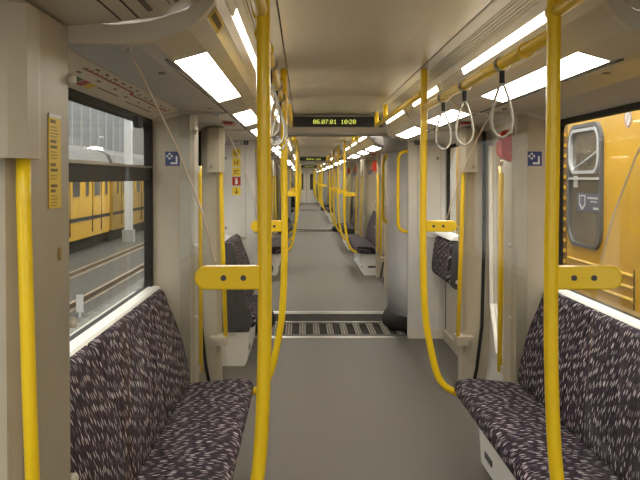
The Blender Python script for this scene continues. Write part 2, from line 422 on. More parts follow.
# ------------------------------------------------------------------ cab wall at the far end of the train
yw = CY[3]+3.75
o = obj('wall_back', 'cabwall', lambda b: [b.box(-1.2, -.62, 0, .08, 0, 2.3), b.box(.52, 1.2, 0, .08, 0, 2.3), b.box(-.62, .52, 0, .08, 2.0, 2.3)], LGREY, None, (0, yw, 0))
obj('cab_light_block', 'cabin', lambda b: b.box(-.62, .52, .10, .14, 0, 2.2), DARK, o)  # dark box added behind the doors to block light leaking through
struct(o, 'pale wall of the driver cab closing the far end of the train')
t = thing('door_%d' % (cnt['door']+1), 'pale double cab door with narrow dark windows at the far end', None, (-.05, yw, 0)); t['kind'] = 'structure'
for e in (-1, 1):
    lf = obj('door_leaf', ('cleaf', e), lambda b: b.box(e*.01, e*.57, 0, .05, .0, 2.0), CREAM, t)
    obj('pane', ('cpane', e), lambda b: b.prism(rrect(.2, 1.0, .04, 4, e*.30, 1.32), -.006, 0), TRAING, lf)
    obj('kick_plate', ('ckick', e), lambda b: b.box(e*.03, e*.55, -.006, 0, .06, .22), LGREY, lf)

# ------------------------------------------------------------------ gangways between the carriages
for gi in range(3):
    gy = CY[gi]+8.2; gn = ['first', 'second', 'third'][gi]
    g = struct(obj('gangway_floor', 'gf', lambda b: b.box(-.95, .95, -.85, .85, -.06, -.012), BROWN, None, (0, gy, 0)), f'dark {gn} gangway floor plate with pale bars')
    for (nm, y0, y1, z, m) in (('sill_plate', -.85, -.74, .004, STEEL), ('sill_edge', -.74, -.68, .008, DARK), ('hinge_plate', .06, .60, .010, BROWN), ('hinge_edge', .02, .06, .014, STEEL), ('sill_plate', .74, .85, .004, STEEL), ('sill_edge', .60, .64, .012, STEEL)):
        obj(nm, ('gf', nm, y0), lambda b: b.box(-.74, .74, y0, y1, -.02, z), m, g)
    for q in range(11):
        x = -.70+.14*q
        sl = obj('gangway_slat', 'gsl', lambda b: b.box(-.030, .030, -.66, .01, -.02, .004), SLATM, g, (x, 0, 0))
        if gi == 0:
            for d in (-.027, .0, .027):
                obj('slat_ridge', 'gsr', lambda b: b.box(-.004, .004, -.66, .01, .004, .009), RIDGE, sl, (d, 0, 0))
    for s in (-1, 1):
        def col(b):
            rings = []
            for z in (.14, .6, 1.2, 1.84):
                rings.append([(s*(.93-.30*math.cos(math.radians(a))), .62*math.sin(math.radians(a)), z) for a in range(-90, 91, 10)]+[(s*1.1, .62, z), (s*1.1, -.62, z)])
            b.loft(rings); b.smooth = True
        c = obj('gangway_column', ('gcol', s), col, GREYC, None, (0, gy, 0)); struct(c, f'rounded grey column lining the {SIDE[s]} side of the {gn} gangway')
        def foot(b):
            rings = []
            for z, d in ((0, .055), (.05, .06), (.10, .045), (.145, .012), (.155, .0)):
                rings.append([(s*(.93-(.30+d)*math.cos(math.radians(a))), (.62+d)*math.sin(math.radians(a)), z) for a in range(-90, 91, 10)]+[(s*1.1, .62+d, z), (s*1.1, -.62-d, z)])
            b.loft(rings); b.smooth = True
        obj('rubber_foot', ('gft', s), foot, BLACK, c)
        def hood(b):
            rings = []
            for z, d in ((1.82, .012), (1.86, .03), (1.95, .05), (2.05, .05)):
                rings.append([(s*(.93-(.30+d)*math.cos(math.radians(a))), (.62+d)*math.sin(math.radians(a)), z) for a in range(-90, 91, 10)]+[(s*1.1, .62+d, z), (s*1.1, -.62-d, z)])
            b.loft(rings); b.smooth = True
        obj('column_hood', ('ghd', s), hood, HOOD, c)
    r = struct(obj('gangway_roof', 'groof', lambda b: b.box(-1.1, 1.1, -.86, .86, 2.045, 2.08), HOOD, None, (0, gy, 0)), f'dark grey flat roof lining over the {gn} gangway')
    sd = struct(obj('gangway_shell', 'gshell', lambda b: [b.box(s*1.1, s*1.14, -.86, .86, -.06, 2.08) for s in (-1, 1)], DARK, None, (0, gy, 0)), f'dark bellows outside the columns of the {gn} gangway')
    for s in (-1, 1):
        for e in (-1, 1):
            y = e*.80
            p = [(.76, 1.81), (.70, 1.805), (.665, 1.785), (.65, 1.74), (.647, 1.65), (.645, 1.42), (.647, 1.18), (.65, 1.10), (.665, 1.055), (.70, 1.035), (.76, 1.03)]
            h = obj('gangway_handrail', ('gh', s), lambda b: b.tube([(s*a, 0, z) for a, z in p], .017, 10), YEL, None, (0, gy+y, 0))
            tag(h, f'yellow bow handle {SIDE[s]} on the {"near" if e < 0 else "far"} side of the {gn} gangway', 'handle', 'gangway handles')

# ------------------------------------------------------------------ lights
for ci in range(4):
    yc = CY[ci]
    for s in (-1, 1):
        i = 0
        for (l0, l1) in sorted([(-q, -p) for p, q in LIGHTS]+LIGHTS):
            if ci == 3 and l1 > 3.7: continue
            i += 1
            t = thing('ceiling_light', '', 'light', (0, yc+(l0+l1)/2, 0), 'slanted light panels under the coves')
            hl = (l1-l0)/2
            d = yc+(l0+l1)/2
            if ci == 0 and i < 4: t['label'] = f'white {SIDE[s]} cove light panel behind the viewpoint, {["farthest back", "middle", "nearest"][i-1]}'
            else: t['label'] = f'bright white {SIDE[s]} light panel under the cove, {["first", "second", "third", "fourth", "fifth", "sixth"][i-1-(3 if ci == 0 else 0)]} in the {CARS[ci]}'
            obj('diffuser', ('diff', hl, s), lambda b: b.sheet([COVE_A[-1], COVE_B[0]], -hl+.012, hl-.012, s, .01), LAMP, t)
            for (a, bb) in ((-hl, -hl+.012), (hl-.012, hl)):
                obj('end_frame', ('lef', a, s), lambda b: b.sheet([(COVE_A[-1][0], COVE_A[-1][1]-.002), (COVE_B[0][0], COVE_B[0][1]-.002)], a, bb, s, .012), WHITE, t)
            st = obj('light_strip', ('strip', hl, s), lambda b: b.sheet([(.4785, 2.068), (.488, 2.042)], -hl, hl, s, .008), SLOT, None, (0, d, 0))
            tag(st, t['label'].replace('cove light panel', 'slot light').replace('bright white', 'thin warm').replace('light panel under the cove', 'light slot beside the grille'), 'light', 'light slots along the ceiling')

# assumed light panels over the middle doors, added to light the near poles
for ci in range(4):
    for s in (-1, 1):
        t = thing('ceiling_light', f'added white {SIDE[s]} light panel over the middle doors of the {CARS[ci]}', 'light', (0, CY[ci]-.2, 0), 'added light panels over the middle doors')
        obj('diffuser', ('mdiff', s), lambda b: b.sheet([(.63, 1.955), (.75, 1.940)], -.75, .35, s, .008), LAMP, t)
        obj('frame', ('mfr', s), lambda b: b.sheet([(.62, 1.960), (.76, 1.943)], -.77, .37, s, .006), WHITE, t)

# ------------------------------------------------------------------ seats
def ring_uv(b, prof, s, y0, y1, round_r=.02):
    n = len(prof); cx = sum(p[0] for p in prof)/n; cz = sum(p[1] for p in prof)/n
    ys = [(y0, .90), (y0+.006, .965), (y0+.02, 1), (y1-.02, 1), (y1-.006, .965), (y1, .90)]
    arc = [0]
    for i in range(n): arc.append(arc[-1]+math.dist(prof[i], prof[(i+1) % n]))
    rings = []; uv = []
    # duplicate first vertex column to avoid a uv wrap
    for y, k in ys:
        ring = []
        for i in range(n+1):
            p = prof[i % n]; ring.append((s*(cx+(p[0]-cx)*k), y, cz+(p[1]-cz)*k)); uv.append((y, arc[i]))
        rings.append(ring)
    N = n+1
    vs = [p for r in rings for p in r]; fs = []
    for i in range(len(rings)-1):
        for k in range(n): fs.append((i*N+k, i*N+k+1, (i+1)*N+k+1, (i+1)*N+k))
    fs += [tuple(range(n-1, -1, -1)), tuple((len(rings)-1)*N+k for k in range(n))]
    b.add(vs, fs); b.uv = uv; b.smooth = True
def smooth_prof(pts, it=2):
    for _ in range(it):
        q = []
        for i in range(len(pts)):
            a, c = pts[i], pts[(i+1) % len(pts)]
            q += [(a[0]*.75+c[0]*.25, a[1]*.75+c[1]*.25), (a[0]*.25+c[0]*.75, a[1]*.25+c[1]*.75)]
        pts = q
    return pts
SEATP = smooth_prof([(1.0, .35), (.80, .35), (.60, .35), (.545, .375), (.54, .455), (.62, .470), (.78, .455), (.90, .44), (1.0, .45)])
BACKP = smooth_prof([(1.10, .44), (.88, .42), (.890, .52), (.915, .64), (.955, .77), (1.005, .88), (1.025, .955), (1.10, .955)])
def bench(ci, s, y0, y1, label, nback, group, endcap=0):
    yc = CY[ci]; ym = (y0+y1)/2; hl = (y1-y0)/2
    t = thing('bench_seat', label, 'bench', (0, yc+ym, 0), group)
    sp = [(1-(1-h)*.74, z-.04) for h, z in SEATP] if endcap else SEATP
    d = .06 if endcap else 0
    bp = [(max(h-.145, h-.145) if h < 1.08 else h-.10, z*1.06) for h, z in BACKP] if endcap else BACKP
    obj('seat_cushion', ('seat', s, hl), lambda b: ring_uv(b, sp, s, -hl, hl), FAB, t)
    w = 2*hl/nback
    for k in range(nback):
        a = -hl+k*w
        obj('backrest', ('back', s, a, w), lambda b: ring_uv(b, bp, s, a+.001, a+w-.001), FAB, t)
    bs = obj('seat_base', ('sbase', s, hl), lambda b: b.prism([(s*(.68+d), .03), (s*(.66+d), .34-d), (s*1.10, .34-d), (s*1.10, .0), (s*(.70+d), .0)], -hl+.06*(not endcap), hl-.06), WHITE, t)
    if ci < 2:
        obj('base_slot', ('bslot', s, hl), lambda b: b.box(s*(.668+d), s*(.674+d), -hl+.18, -hl+.34, .10, .13), DARK, bs)
        if not endcap: obj('base_slot', ('bslot2', s, hl), lambda b: b.box(s*.668, s*.674, hl-.36, hl-.20, .10, .13), DARK, bs)
        if not endcap: obj('base_end_slot', ('beslot', s, hl), lambda b: b.box(s*.76, s*.90, -hl+.056, -hl+.06, .12, .15), DARK, bs)
    if endcap:
        ya, yb = (-hl-.03, -hl-.002) if endcap > 0 else (hl+.002, hl+.03)
        obj('back_shelf', ('bshelf', s, hl), lambda b: b.prism([(s*.94, .975), (s*1.10, .955), (s*1.10, 1.03), (s*.95, .99)], -hl, hl), WHITE, t)
        obj('end_cap', ('ecap', s, hl, endcap), lambda b: b.prism([(s*.82, .285), (s*.80, .31), (s*.72, .315), (s*.69, .36), (s*.695, .43), (s*.745, .55), (s*.775, .70), (s*.81, .86), (s*.835, .98), (s*.86, 1.02), (s*.895, 1.02), (s*.93, .97), (s*1.10, .95), (s*1.10, .285)], ya, yb), DARK, t)
    return t
FOLDP = smooth_prof([(1.09, .62), (1.03, .62), (.965, .645), (.955, .70), (.97, .85), (.99, .98), (1.03, 1.0), (1.09, 1.0)], 2)
def fold_seat(ci, s, e, label):
    t = thing('folding_seat', label, 'seat', (0, CY[ci]+e*6.86, 0), 'folded tip-up seats by the gangways')
    obj('seat_cushion', ('fseat', s), lambda b: ring_uv(b, FOLDP, s, -.45, .45), FAB, t)
    obj('end_cap', ('fcap', s), lambda b: b.prism([(s*1.10, .58), (s*1.02, .60), (s*.985, .63), (s*1.0, .97), (s*1.04, 1.01), (s*1.10, 1.01)], -.475, -.452), DARK, t)
    obj('wall_bracket', ('fbrk', s), lambda b: b.box(s*1.06, s*1.105, -.38, .38, .62, .95), DSTEEL, t)
    obj('wall_shelf', ('fshelf', s), lambda b: b.prism([(s*.99, 1.015), (s*1.10, 1.015), (s*1.10, 1.05), (s*1.04, 1.05)], -.48, .48), WHITE, t)
for ci in range(4):
    cn = CARS[ci]
    for s in (-1, 1):
        for e in (-1, 1):
            if ci == 0 and e < 0: continue
            a, bb = (V0+.07, B1-.05) if e > 0 else (-B1+.05, -V0-.07)
            bench(ci, s, a, bb, (f'long patterned purple {SIDE[s]} bench in the foreground under the window' if ci == 0 else f'long patterned {SIDE[s]} bench {"beyond" if e > 0 else "before"} the middle doors, {cn}'), 3, 'long benches between the doors')
            if ci == 3 and e > 0: continue
            if s == 1:
                fold_seat(ci, s, e, f'folded patterned tip-up seat on the right wall by the {"far" if e > 0 else "near"} gangway, {cn}')
                continue
            a, bb = (V1+.70, E1-.02) if (e > 0) else (-E1+.02, -V1-.70)
            bench(ci, s, a, bb, f'short patterned {SIDE[s]} end bench by the {"far" if e > 0 else "near"} gangway of the {cn}', 1, 'short benches by the gangways', e)

# ------------------------------------------------------------------ glass screens, poles, rails, straps
POLEP = [(.379, ZC+.003), (.377, 1.6), (.375, 1.25), (.379, 1.0), (.392, .78), (.420, .62), (.440, .53), (.468, .455), (.51, .408), (.575, .375)]
def catmull(p, n=4):
    out = []
    for i in range(len(p)-1):
        a, b, c, d = [Vector(p[max(0, min(len(p)-1, j))]) for j in (i-1, i, i+1, i+2)]
        for k in range(n):
            t = k/n; out.append(.5*((2*b)+(c-a)*t+(2*a-5*b+4*c-d)*t*t+(3*b-a-3*c+d)*t**3))
    out.append(Vector(p[-1])); return out
def pole(ci, s, y, label):
    e = 1
    t = thing('grab_pole', label, 'pole', (0, CY[ci]+y, 0), 'yellow poles at the bench ends')
    pts = [(s*h, 0, z) for h, z in POLEP]
    obj('tube', ('pole', s), lambda b: b.tube(catmull(pts), .0185, 16), YEL, t)
    obj('collar', ('pcol', s), lambda b: [b.tube([(s*.381, 0, ZC), (s*.381, 0, ZC-.008)], .023, 14)], HOOD, t)
    def cl(b):
        poly = [(s*.388, -.031)]
        poly += [(s*(.527+.031*math.sin(math.radians(a))), -.031*math.cos(math.radians(a))) for a in range(0, 181, 15)]
        poly += [(s*.388, .031)]
        b.prism(poly, -.017, .017)
    c = obj('glass_clamp', ('pclamp', s), cl, YEL, t, (0, 0, 1.290))
    bv = c.modifiers.new('bevel', 'BEVEL'); bv.width = .005; bv.segments = 2; bv.limit_method = 'ANGLE'
    if ci < 2:
        for d in (.430, .482):
            sc = obj('screw', 'scr', lambda b: b.tube([(0, -.0205, 0), (0, -.016, 0)], .0075, 12), DARK, c, (s*d, 0, 0))
    return t
def screen(ci, s, y, label):
    edge = [(.745, 1.90), (.70, 1.83), (.60, 1.62), (.535, 1.45), (.505, 1.33), (.483, 1.15), (.468, .95), (.46, .70), (.46, .38)]
    poly = [(.94, .38), (.94, 1.90)]+edge
    t = thing('glass_screen', label, 'glass screen', (0, CY[ci]+y, 0), 'glass screens at the bench ends')
    obj('pane', ('scr', s), lambda b: b.prism([(s*h, z) for h, z in poly], -.004, .004), GLASS, t)
    obj('edge_strip', ('scre', s), lambda b: b.tube([(s*h, 0, z) for h, z in edge if z > 1.3], .0028, 6), mat('glass_edge', (.72, .60, .50), .3), t)
    obj('top_clip', ('sclip', s), lambda b: b.box(s*.728, s*.752, -.014, .014, 1.885, 1.905), STEEL, t)
    return t
def rail(ci, s, y0, y1, z, label, collars, posts=()):
    t = thing('handrail', label, 'rail', (s*.385, CY[ci]+y0, z), 'yellow rails under the ceiling')
    obj('tube', ('rail', y1-y0), lambda b: b.tube([(0, -.012, 0), (0, 0, 0), (0, y1-y0, 0), (0, y1-y0+.012, 0)], [.010, .0185, .0185, .010], 14), YEL, t)
    for c in collars: obj('collar', 'rcol', lambda b: b.cyl((0, -.012, 0), (0, .012, 0), .0235, 14), YEL, t, (0, c-y0, 0))
    for p in posts:
        obj('ceiling_post', ('rpost', z), lambda b: b.cyl((0, 0, 0), (0, 0, ZC-z+.002), .0185, 14), YEL, t, (0, p-y0, 0))
    return t
def strap(ci, s, y, z, label):
    t = thing('hand_strap', label, 'strap', (s*.385, CY[ci]+y, z), 'grey hand straps on the rails')
    obj('rail_loop', 'sloop', lambda b: b.tube([(.0235*math.cos(a), 0, .0235*math.sin(a)-.002) for a in [2*math.pi*k/20 for k in range(20)]], .0055, 6, True), STRAP, t)
    obj('connector', 'sconn', lambda b: b.prism(rrect(.017, .016, .004, 3), -.066, -.024, 'z'), BLACK, t)
    lp = [(0, -.062), (.010, -.080), (.022, -.115), (.032, -.155), (.036, -.19), (.030, -.222), (.016, -.240), (0, -.246)]
    full = lp+[(-x, z) for x, z in reversed(lp[1:-1])]
    obj('hand_loop', 'shand', lambda b: b.tube([(x, 0, z) for x, z in full], .0048, 8, True), STRAP, t)
    return t
for ci in range(4):
    cn = CARS[ci]
    for s in (-1, 1):
        for e in (-1, 1):
            if ci == 0 and e < 0: continue
            for yy, nm in ((V0+.03, 'near the middle doors'), (B1-.03, 'near the end doors')):
                if ci == 0: w = 'closest to the viewpoint, at the bench start' if yy < 2 else 'at the far end of the foreground bench'
                else: w = f'at the bench {"beyond" if e > 0 else "before"} the middle doors, {"inner" if yy < 2 else "outer"} end, {cn}'
                pole(ci, s, e*yy, f'yellow {SIDE[s]} pole {w}')
                gy = V0+.03 if yy < 2 else B1-.03
                if ci == 0: w2 = 'closest to the viewpoint with a slanted upper edge' if yy < 2 else 'between foreground bench and end doors'
                else: w2 = w.replace(' at', '')
                screen(ci, s, e*gy, f'clear {SIDE[s]} screen {w2}')
            a, bb = (V0+.05, B1-.05) if e > 0 else (-B1+.05, -V0-.05)
            st = [1.85, 2.52, 3.06]
            rail(ci, s, a, bb, 1.93, (f'yellow {SIDE[s]} strap rail above the foreground bench' if ci == 0 else f'yellow {SIDE[s]} rail above the bench {"beyond" if e > 0 else "before"} the middle doors, {cn}'), [e*x for x in ([1.55]+[q+.035 for q in st])])
            if ci < 3:
                for k, q in enumerate(st if e > 0 else reversed(st)):
                    strap(ci, s, e*q, 1.93, (f'grey {SIDE[s]} strap, {["nearest", "middle", "farthest"][k]} of three above the foreground bench' if ci == 0 else f'grey {SIDE[s]} strap, {["first", "middle", "last"][k]} of three {"beyond" if e > 0 else "before"} middle doors, {cn}'))
            if ci == 3 and e > 0: continue
            a, bb = (B1+.13, E1-.55) if e > 0 else (-E1+.55, -B1-.13)
            rail(ci, s, a, bb, 2.02, f'yellow {SIDE[s]} rail on posts at the {"far" if e > 0 else "near"} end doors, {cn}', [], (bb-.85, bb-.02) if e > 0 else (a+.02, a+.85))
        rail(ci, s, -V0-.03, V0+.03, 1.985, f'yellow {SIDE[s]} rail across the middle doors of the {cn}', [V0+.05])

# ------------------------------------------------------------------ grab bars on the pillars
def pillar_bar(ci, s, y, e, kind, label):
    """e points from the bar to its pillar; kind 'box' has a housing on top, 'slim' only brackets"""
    t = thing('pillar_grab_bar', label, 'grab bar', (0, CY[ci]+y, 0), 'grab bars on the door pillars')
    h0, h1 = (.852, .822) if kind == 'box' else (.878, .874)
    z0 = 1.62
    obj('bar', ('pbar', s, kind), lambda b: b.tube([(s*h0, 0, z0), (s*h0, 0, 1.5), (s*(h0*.7+h1*.3), 0, 1.1), (s*h1, 0, .42)], .0155, 12), YEL, t)
    if kind == 'box':
        hb = obj('housing', ('phouse', s, e), lambda b: b.prism([(s*.94, -e*.07), (s*.86, -e*.07), (s*.830, -e*.04), (s*.830, e*.03), (s*.845, e*.10), (s*.885, e*.12), (s*.94, e*.12)], 1.59, 1.90, 'z'), BEIGE, t)
        br = obj('foot_bracket', ('pfoot', s, e), lambda b: b.box(s*.81, s*.93, -e*.04, e*.12, .37, .43), BEIGE, t)
        if ci < 2:
            obj('bolt', ('pbolt', s, e), lambda b: b.cyl((s*.90, -e*.04, .40), (s*.90, -e*.048, .40), .016, 10), STEEL, br)
            obj('lock', ('plock', s, e), lambda b: b.cyl((s*.915, -e*.07, 1.63), (s*.915, -e*.076, 1.63), .014, 10), DSTEEL, hb)
    else:
        for z in (.44, 1.60): obj('bracket', ('pbrk', s, e), lambda b: b.box(s*.872, s*.90, -.012, e*.12, -.02, .02), BEIGE, t, (0, 0, z))
    return t
for ci in range(4):
    for s in (-1, 1):
        for (y, e, kind, nm) in ((.75, 1, 'box', 'beyond the middle doors'), (-.75, -1, 'box', 'before the middle doors'), (4.02, -1, 'slim', 'before the far doors'), (5.10, 1, 'box', 'beyond the far doors'), (-4.02, 1, 'slim', 'beyond the near doors'), (-5.10, -1, 'box', 'before the near doors')):
            if CY[ci]+y < .6: continue
            if ci == 3 and y > 3.7: continue
            pillar_bar(ci, s, y, e, kind, f'yellow {SIDE[s]} bar on the door pillar {nm}, {CARS[ci]}')

# ------------------------------------------------------------------ displays
DOT = {'0': '01110 10001 10011 10101 11001 10001 01110', '1': '00100 01100 00100 00100 00100 00100 01110', '2': '01110 10001 00001 00110 01000 10000 11111',
       '6': '01110 10000 10000 11110 10001 10001 01110', '7': '11111 00001 00010 00100 01000 01000 01000', '.': '0 0 0 0 0 0 1', ':': '0 0 1 0 1 0 0', ' ': '00 00 00 00 00 00 00'}
def dots(b):
    p = .0057; x = 0; cells = []
    for ch in '06.07.01  10:20':
        rows = DOT[ch].split()
        for r, row in enumerate(rows):
            for c, v in enumerate(row):
                if v == '1': cells.append((x+c*p, -r*p))
        x += (len(rows[0])+1)*p
    for cx, cz in cells: b.box(cx-x/2-.0026, cx-x/2+.0026, -.002, 0, cz+.0171-.0026, cz+.0171+.0026)
for ci in range(3):
    t = thing('led_display', ['wide black display with green date and time above the first gangway', 'smaller distant black display above the second gangway', 'tiniest black display above the third gangway'][ci], 'display', (.03, CY[ci]+E1-.11, 2.083), 'date displays above the gangways')
    h = obj('housing', 'dhouse', lambda b: b.box(-.45, .45, 0, .10, -.052, .062), HOOD, t)
    sc = obj('screen', 'dscreen', lambda b: b.box(-.443, .443, -.004, 0, -.047, .047), SCREEN, t)
    obj('led_text', 'dtext', dots, LED, sc, (0, -.004, 0))
    obj('lower_panel', 'dlow', lambda b: b.prism([(-.02, -.054), (.10, -.054), (.10, -.10), (.06, -.10)], -.74, .70, 'x'), CREAM, t)

# ------------------------------------------------------------------ signs and stickers on the partitions
TXT = {}
def text(body, size, m, parent, loc, rot=(math.pi/2, 0, 0)):
    k = (body, size, m.name)
    if k not in TXT:
        cu = bpy.data.curves.new('lettering', 'FONT'); cu.body = body; cu.size = size; cu.align_x = 'CENTER'; cu.align_y = 'CENTER'
        ob = bpy.data.objects.new('lettering', cu); COL.objects.link(ob)
        me = bpy.data.meshes.new_from_object(ob.evaluated_get(bpy.context.evaluated_depsgraph_get())); bpy.data.objects.remove(ob)
        me.materials.clear(); me.materials.append(m); TXT[k] = me
    o = bpy.data.objects.new('lettering', TXT[k]); COL.objects.link(o); o.parent = parent; o.location = loc; o.rotation_euler = rot
    return o
def priority_sign(ci, s, y, label):
    t = thing('priority_seat_sign', label, 'sign', (s*.985, CY[ci]+y, 1.655), 'blue priority seat signs')
    pl = obj('plate', 'psp', lambda b: b.box(-.039, .039, -.002, 0, -.039, .039), BLUE, t)
    if ci < 2:
        def cross(b):
            cx, cz = (-.016, .014)
            pts = [(-1, -.35), (-.35, -.35), (-.35, -1), (.35, -1), (.35, -.35), (1, -.35), (1, .35), (.35, .35), (.35, 1), (-.35, 1), (-.35, .35), (-1, .35)]
            frame_ring(b, [(s*0+cx+.017*a, cz+.017*c) for a, c in pts], [(cx+.011*a, cz+.011*c) for a, c in pts], -.0035, -.002, 'y')
        obj('cross', 'pscross', cross, SWHITE, pl)
        obj('seat_mark', 'psL', lambda b: [b.box(.018, .027, -.0035, -.002, -.030, .014), b.box(-.010, .018, -.0035, -.002, -.030, -.020)], SWHITE, pl)
    return t
for ci in range(3):
    for s in (-1, 1):
        for y, nm in ((B1, 'far'), (-V0, 'near')):
            if CY[ci]+y < 1: continue
            priority_sign(ci, s, y-.002, f'blue square {SIDE[s]} sign with white cross on panel ending the {nm} bench, {CARS[ci]}')
# red emergency boxes on the right pillars
for ci in range(3):
    for y, nm in ((3.77, 'far doors'), (.95, 'middle doors'), (-3.85, 'near doors')):
        if CY[ci]+y < 2.5: continue
        t = thing('emergency_handle', f'red emergency handle box on the right pillar by the {nm}, {CARS[ci]}', 'emergency handle', (.87, CY[ci]+y, 1.725), 'red emergency handles')
        obj('body', 'ehb', lambda b: b.prism([(0, -.085), (-.055, -.06), (-.06, .075), (-.03, .09), (0, .09)], -.035, .035), RED, t)
        obj('lever', 'ehl', lambda b: b.tube([(-.058, -.02, .04), (-.075, -.02, .02), (-.075, -.02, -.04), (-.055, -.02, -.06)], .007, 6), mat('orange_red', (.6, .11, .05), .4), t)
# yellow stickers on the left end wall
yE = CY[0]+E1-.0085
GL = {0: [(-.5, -.5, -.3, .4), (-.2, -.5, .5, -.3), (.1, 0, .5, .4)], 1: [(-.5, -.5, -.3, .3), (-.1, -.5, .3, -.3), (.2, -.3, .4, .5)], 2: [(-.5, -.5, -.3, .4), (-.2, -.5, .5, -.35), (-.2, .1, .5, .35)]}
for k, z in enumerate((1.79, 1.70, 1.61)):
    t = thing('safety_sticker', ['top yellow sticker with black pictogram on the left end wall', 'second yellow pictogram sticker from the top on the left end wall', 'third yellow pictogram sticker, just above the red one, left end wall'][k], 'sticker', (-.915, yE, z), 'yellow stickers on the end wall')
    pl = obj('plate', 'ystk', lambda b: b.box(-.04, .04, -.002, 0, -.04, .04), SYEL, t)
    obj('pictogram', ('ypic', k), lambda b: [b.box(.04*a[0], .04*a[2], -.0035, -.002, .04*a[1], .04*a[3]) for a in GL[k]], INK, pl)
t = thing('extinguisher_sticker', 'red sticker with white extinguisher symbol on the left end wall', 'sticker', (-.915, yE, 1.52))
pl = obj('plate', 'rstk', lambda b: b.box(-.04, .04, -.002, 0, -.042, .042), RED, t)
obj('pictogram', 'rpic', lambda b: [b.box(-.012, .012, -.0035, -.002, -.030, .014), b.box(-.006, .006, -.0035, -.002, .014, .028), b.box(-.016, .01, -.0035, -.002, .022, .029)], SWHITE, pl)
t = thing('arrow_sticker', 'yellow sticker with black down arrow under the red one', 'sticker', (-.915, yE, 1.425))
pl = obj('plate', 'ystk', None, SYEL, t)
obj('arrow', 'yarr', lambda b: [b.box(-.004, .004, -.0035, -.002, -.02, .028), b.prism([(0, -.030), (.020, -.006), (.014, -.002), (0, -.018), (-.014, -.002), (-.020, -.006)], -.0035, -.002)], INK, pl)
t = thing('notice_label', 'small white label above the yellow stickers', 'label', (-.915, yE, 1.895))
pl = obj('plate', 'wlab', lambda b: b.box(-.034, .034, -.002, 0, -.02, .02), SWHITE, t)
obj('print', 'wlabp', lambda b: b.box(-.022, .022, -.003, -.002, -.004, .006), mat('print_grey', (.4, .3, .3), .6), pl)
for s in (-1, 1):
    t = thing('car_number_sign', f'small dark square number one sign high on the {SIDE[s]} end wall', 'sign', (s*.822, yE, 1.895))
    pl = obj('plate', 'nsp', lambda b: b.box(-.022, .022, -.002, 0, -.026, .026), DARK, t)
    text('1', .042, SWHITE, pl, (0, -.003, 0))
# red warning lamps above the end doors
for ci in range(2):
    for s in (-1, 1):
        for y, nm in ((4.55, 'far'), (-4.55, 'near')):
            if CY[ci]+y < 2: continue
            o = obj('door_warning_lamp', ('dwl', s), lambda b: b.prism([(s*.71, 1.903), (s*.725, 1.888), (s*.785, 1.888), (s*.80, 1.903)], -.10, .10), DRED, None, (0, CY[ci]+y, 0))
            tag(o, f'dark red warning lamp over the {SIDE[s]} {nm} doors of the {CARS[ci]}', 'lamp', 'door warning lamps')
# notices on the near left pillar
yP = CY[0]+V0
t = thing('notice_strip', 'tall yellow notice with small print on the near left pillar', 'notice', (-.869, yP-.165, 1.59))
pl = obj('plate', 'nstrip', lambda b: b.box(0, .002, -.050, .050, -.112, .112), SYEL, t)
def print_lines(b, rows):
    rnd = random.Random(3)
    for (z, h, w) in rows: b.box(.002, .003, -.037, -.037+w, z, z+h)
hd = obj('heading', 'nhead', lambda b: print_lines(b, [(.09, .008, .04), (.043, .007, .045), (.030, .007, .05), (-.012, .007, .04), (-.025, .007, .055), (-.062, .007, .05), (-.074, .007, .035)]), HEADINK, pl)
sp_ = obj('small_print', 'nsmall', lambda b: print_lines(b, [(.079-.0075*i, .003, .05+.02*((i*7) % 3)/3) for i in range(4)]+[(.02-.0075*i, .003, .045+.02*((i*5) % 3)/3) for i in range(3)]+[(-.036-.0075*i, .003, .05) for i in range(2)]+[(-.084-.0075*i, .003, .045+.02*((i*5) % 3)/3) for i in range(4)]), mat('small_print', (.48, .34, .03), .6), pl)
hd['kind'] = 'stuff'; sp_['kind'] = 'stuff'
obj('top_edge', 'ntop', lambda b: b.box(.0, .0025, -.050, .050, .103, .112), SWHITE, pl)
o = obj('pillar_lock', 'ovlock', lambda b: b.prism([(.011*math.cos(a), .016*math.sin(a)) for a in [2*math.pi*k/16 for k in range(16)]], 0, .004, 'x'), mat('brass', (.35, .25, .08), .4, .7), None, (-.87, yP-.13, 1.365))
tag(o, 'small oval brass lock on the near left pillar below the notice', 'lock')
for s in (-1, 1):
    t = thing('pillar_notice', f'narrow red lettered notice on the {SIDE[s]} pillar beyond the far doors', 'notice', (s*.869, CY[0]+5.22, 1.68))
    pl = obj('plate', ('pnp', s), lambda b: b.box(-s*.002, 0, -.02, .02, -.10, .10), SWHITE, t)
    obj('print', ('pnr', s), lambda b: [b.box(-s*.003, -s*.002, -.012, .012, -.06+.018*i, -.05+.018*i) for i in range(8)], REDINK, pl)
# route map above the left window
def mp(y, q, lift=.0):                   # point on the sloped part of the soffit; q 0 at the window
    a, b2 = Vector((1.10, 1.862)), Vector((.93, 1.915)); p = a.lerp(b2, q); return (-(p.x), y, p.y-lift)
t = thing('route_map', 'long cream route map with red line above the left window', 'map', (0, CY[0], 0))
ym0, ym1 = V0+.10, B1-.10
def quad(b, y0, y1, q0, q1, l):
    b.loft([[mp(y0, q0, l), mp(y1, q0, l), mp(y1, q0, l-.001), mp(y0, q0, l-.001)], [mp(y0, q1, l), mp(y1, q1, l), mp(y1, q1, l-.001), mp(y0, q1, l-.001)]])
obj('sheet', 'mapsheet', lambda b: quad(b, ym0, ym1, .10, .97, .003), MAPP, t)
obj('route_line', 'mapred', lambda b: [quad(b, 1.72, 2.52, .74, .775, .0045), quad(b, 2.52, 3.5, .66, .695, .0045), quad(b, 2.52, 2.545, .67, .77, .0045)], REDINK, t)
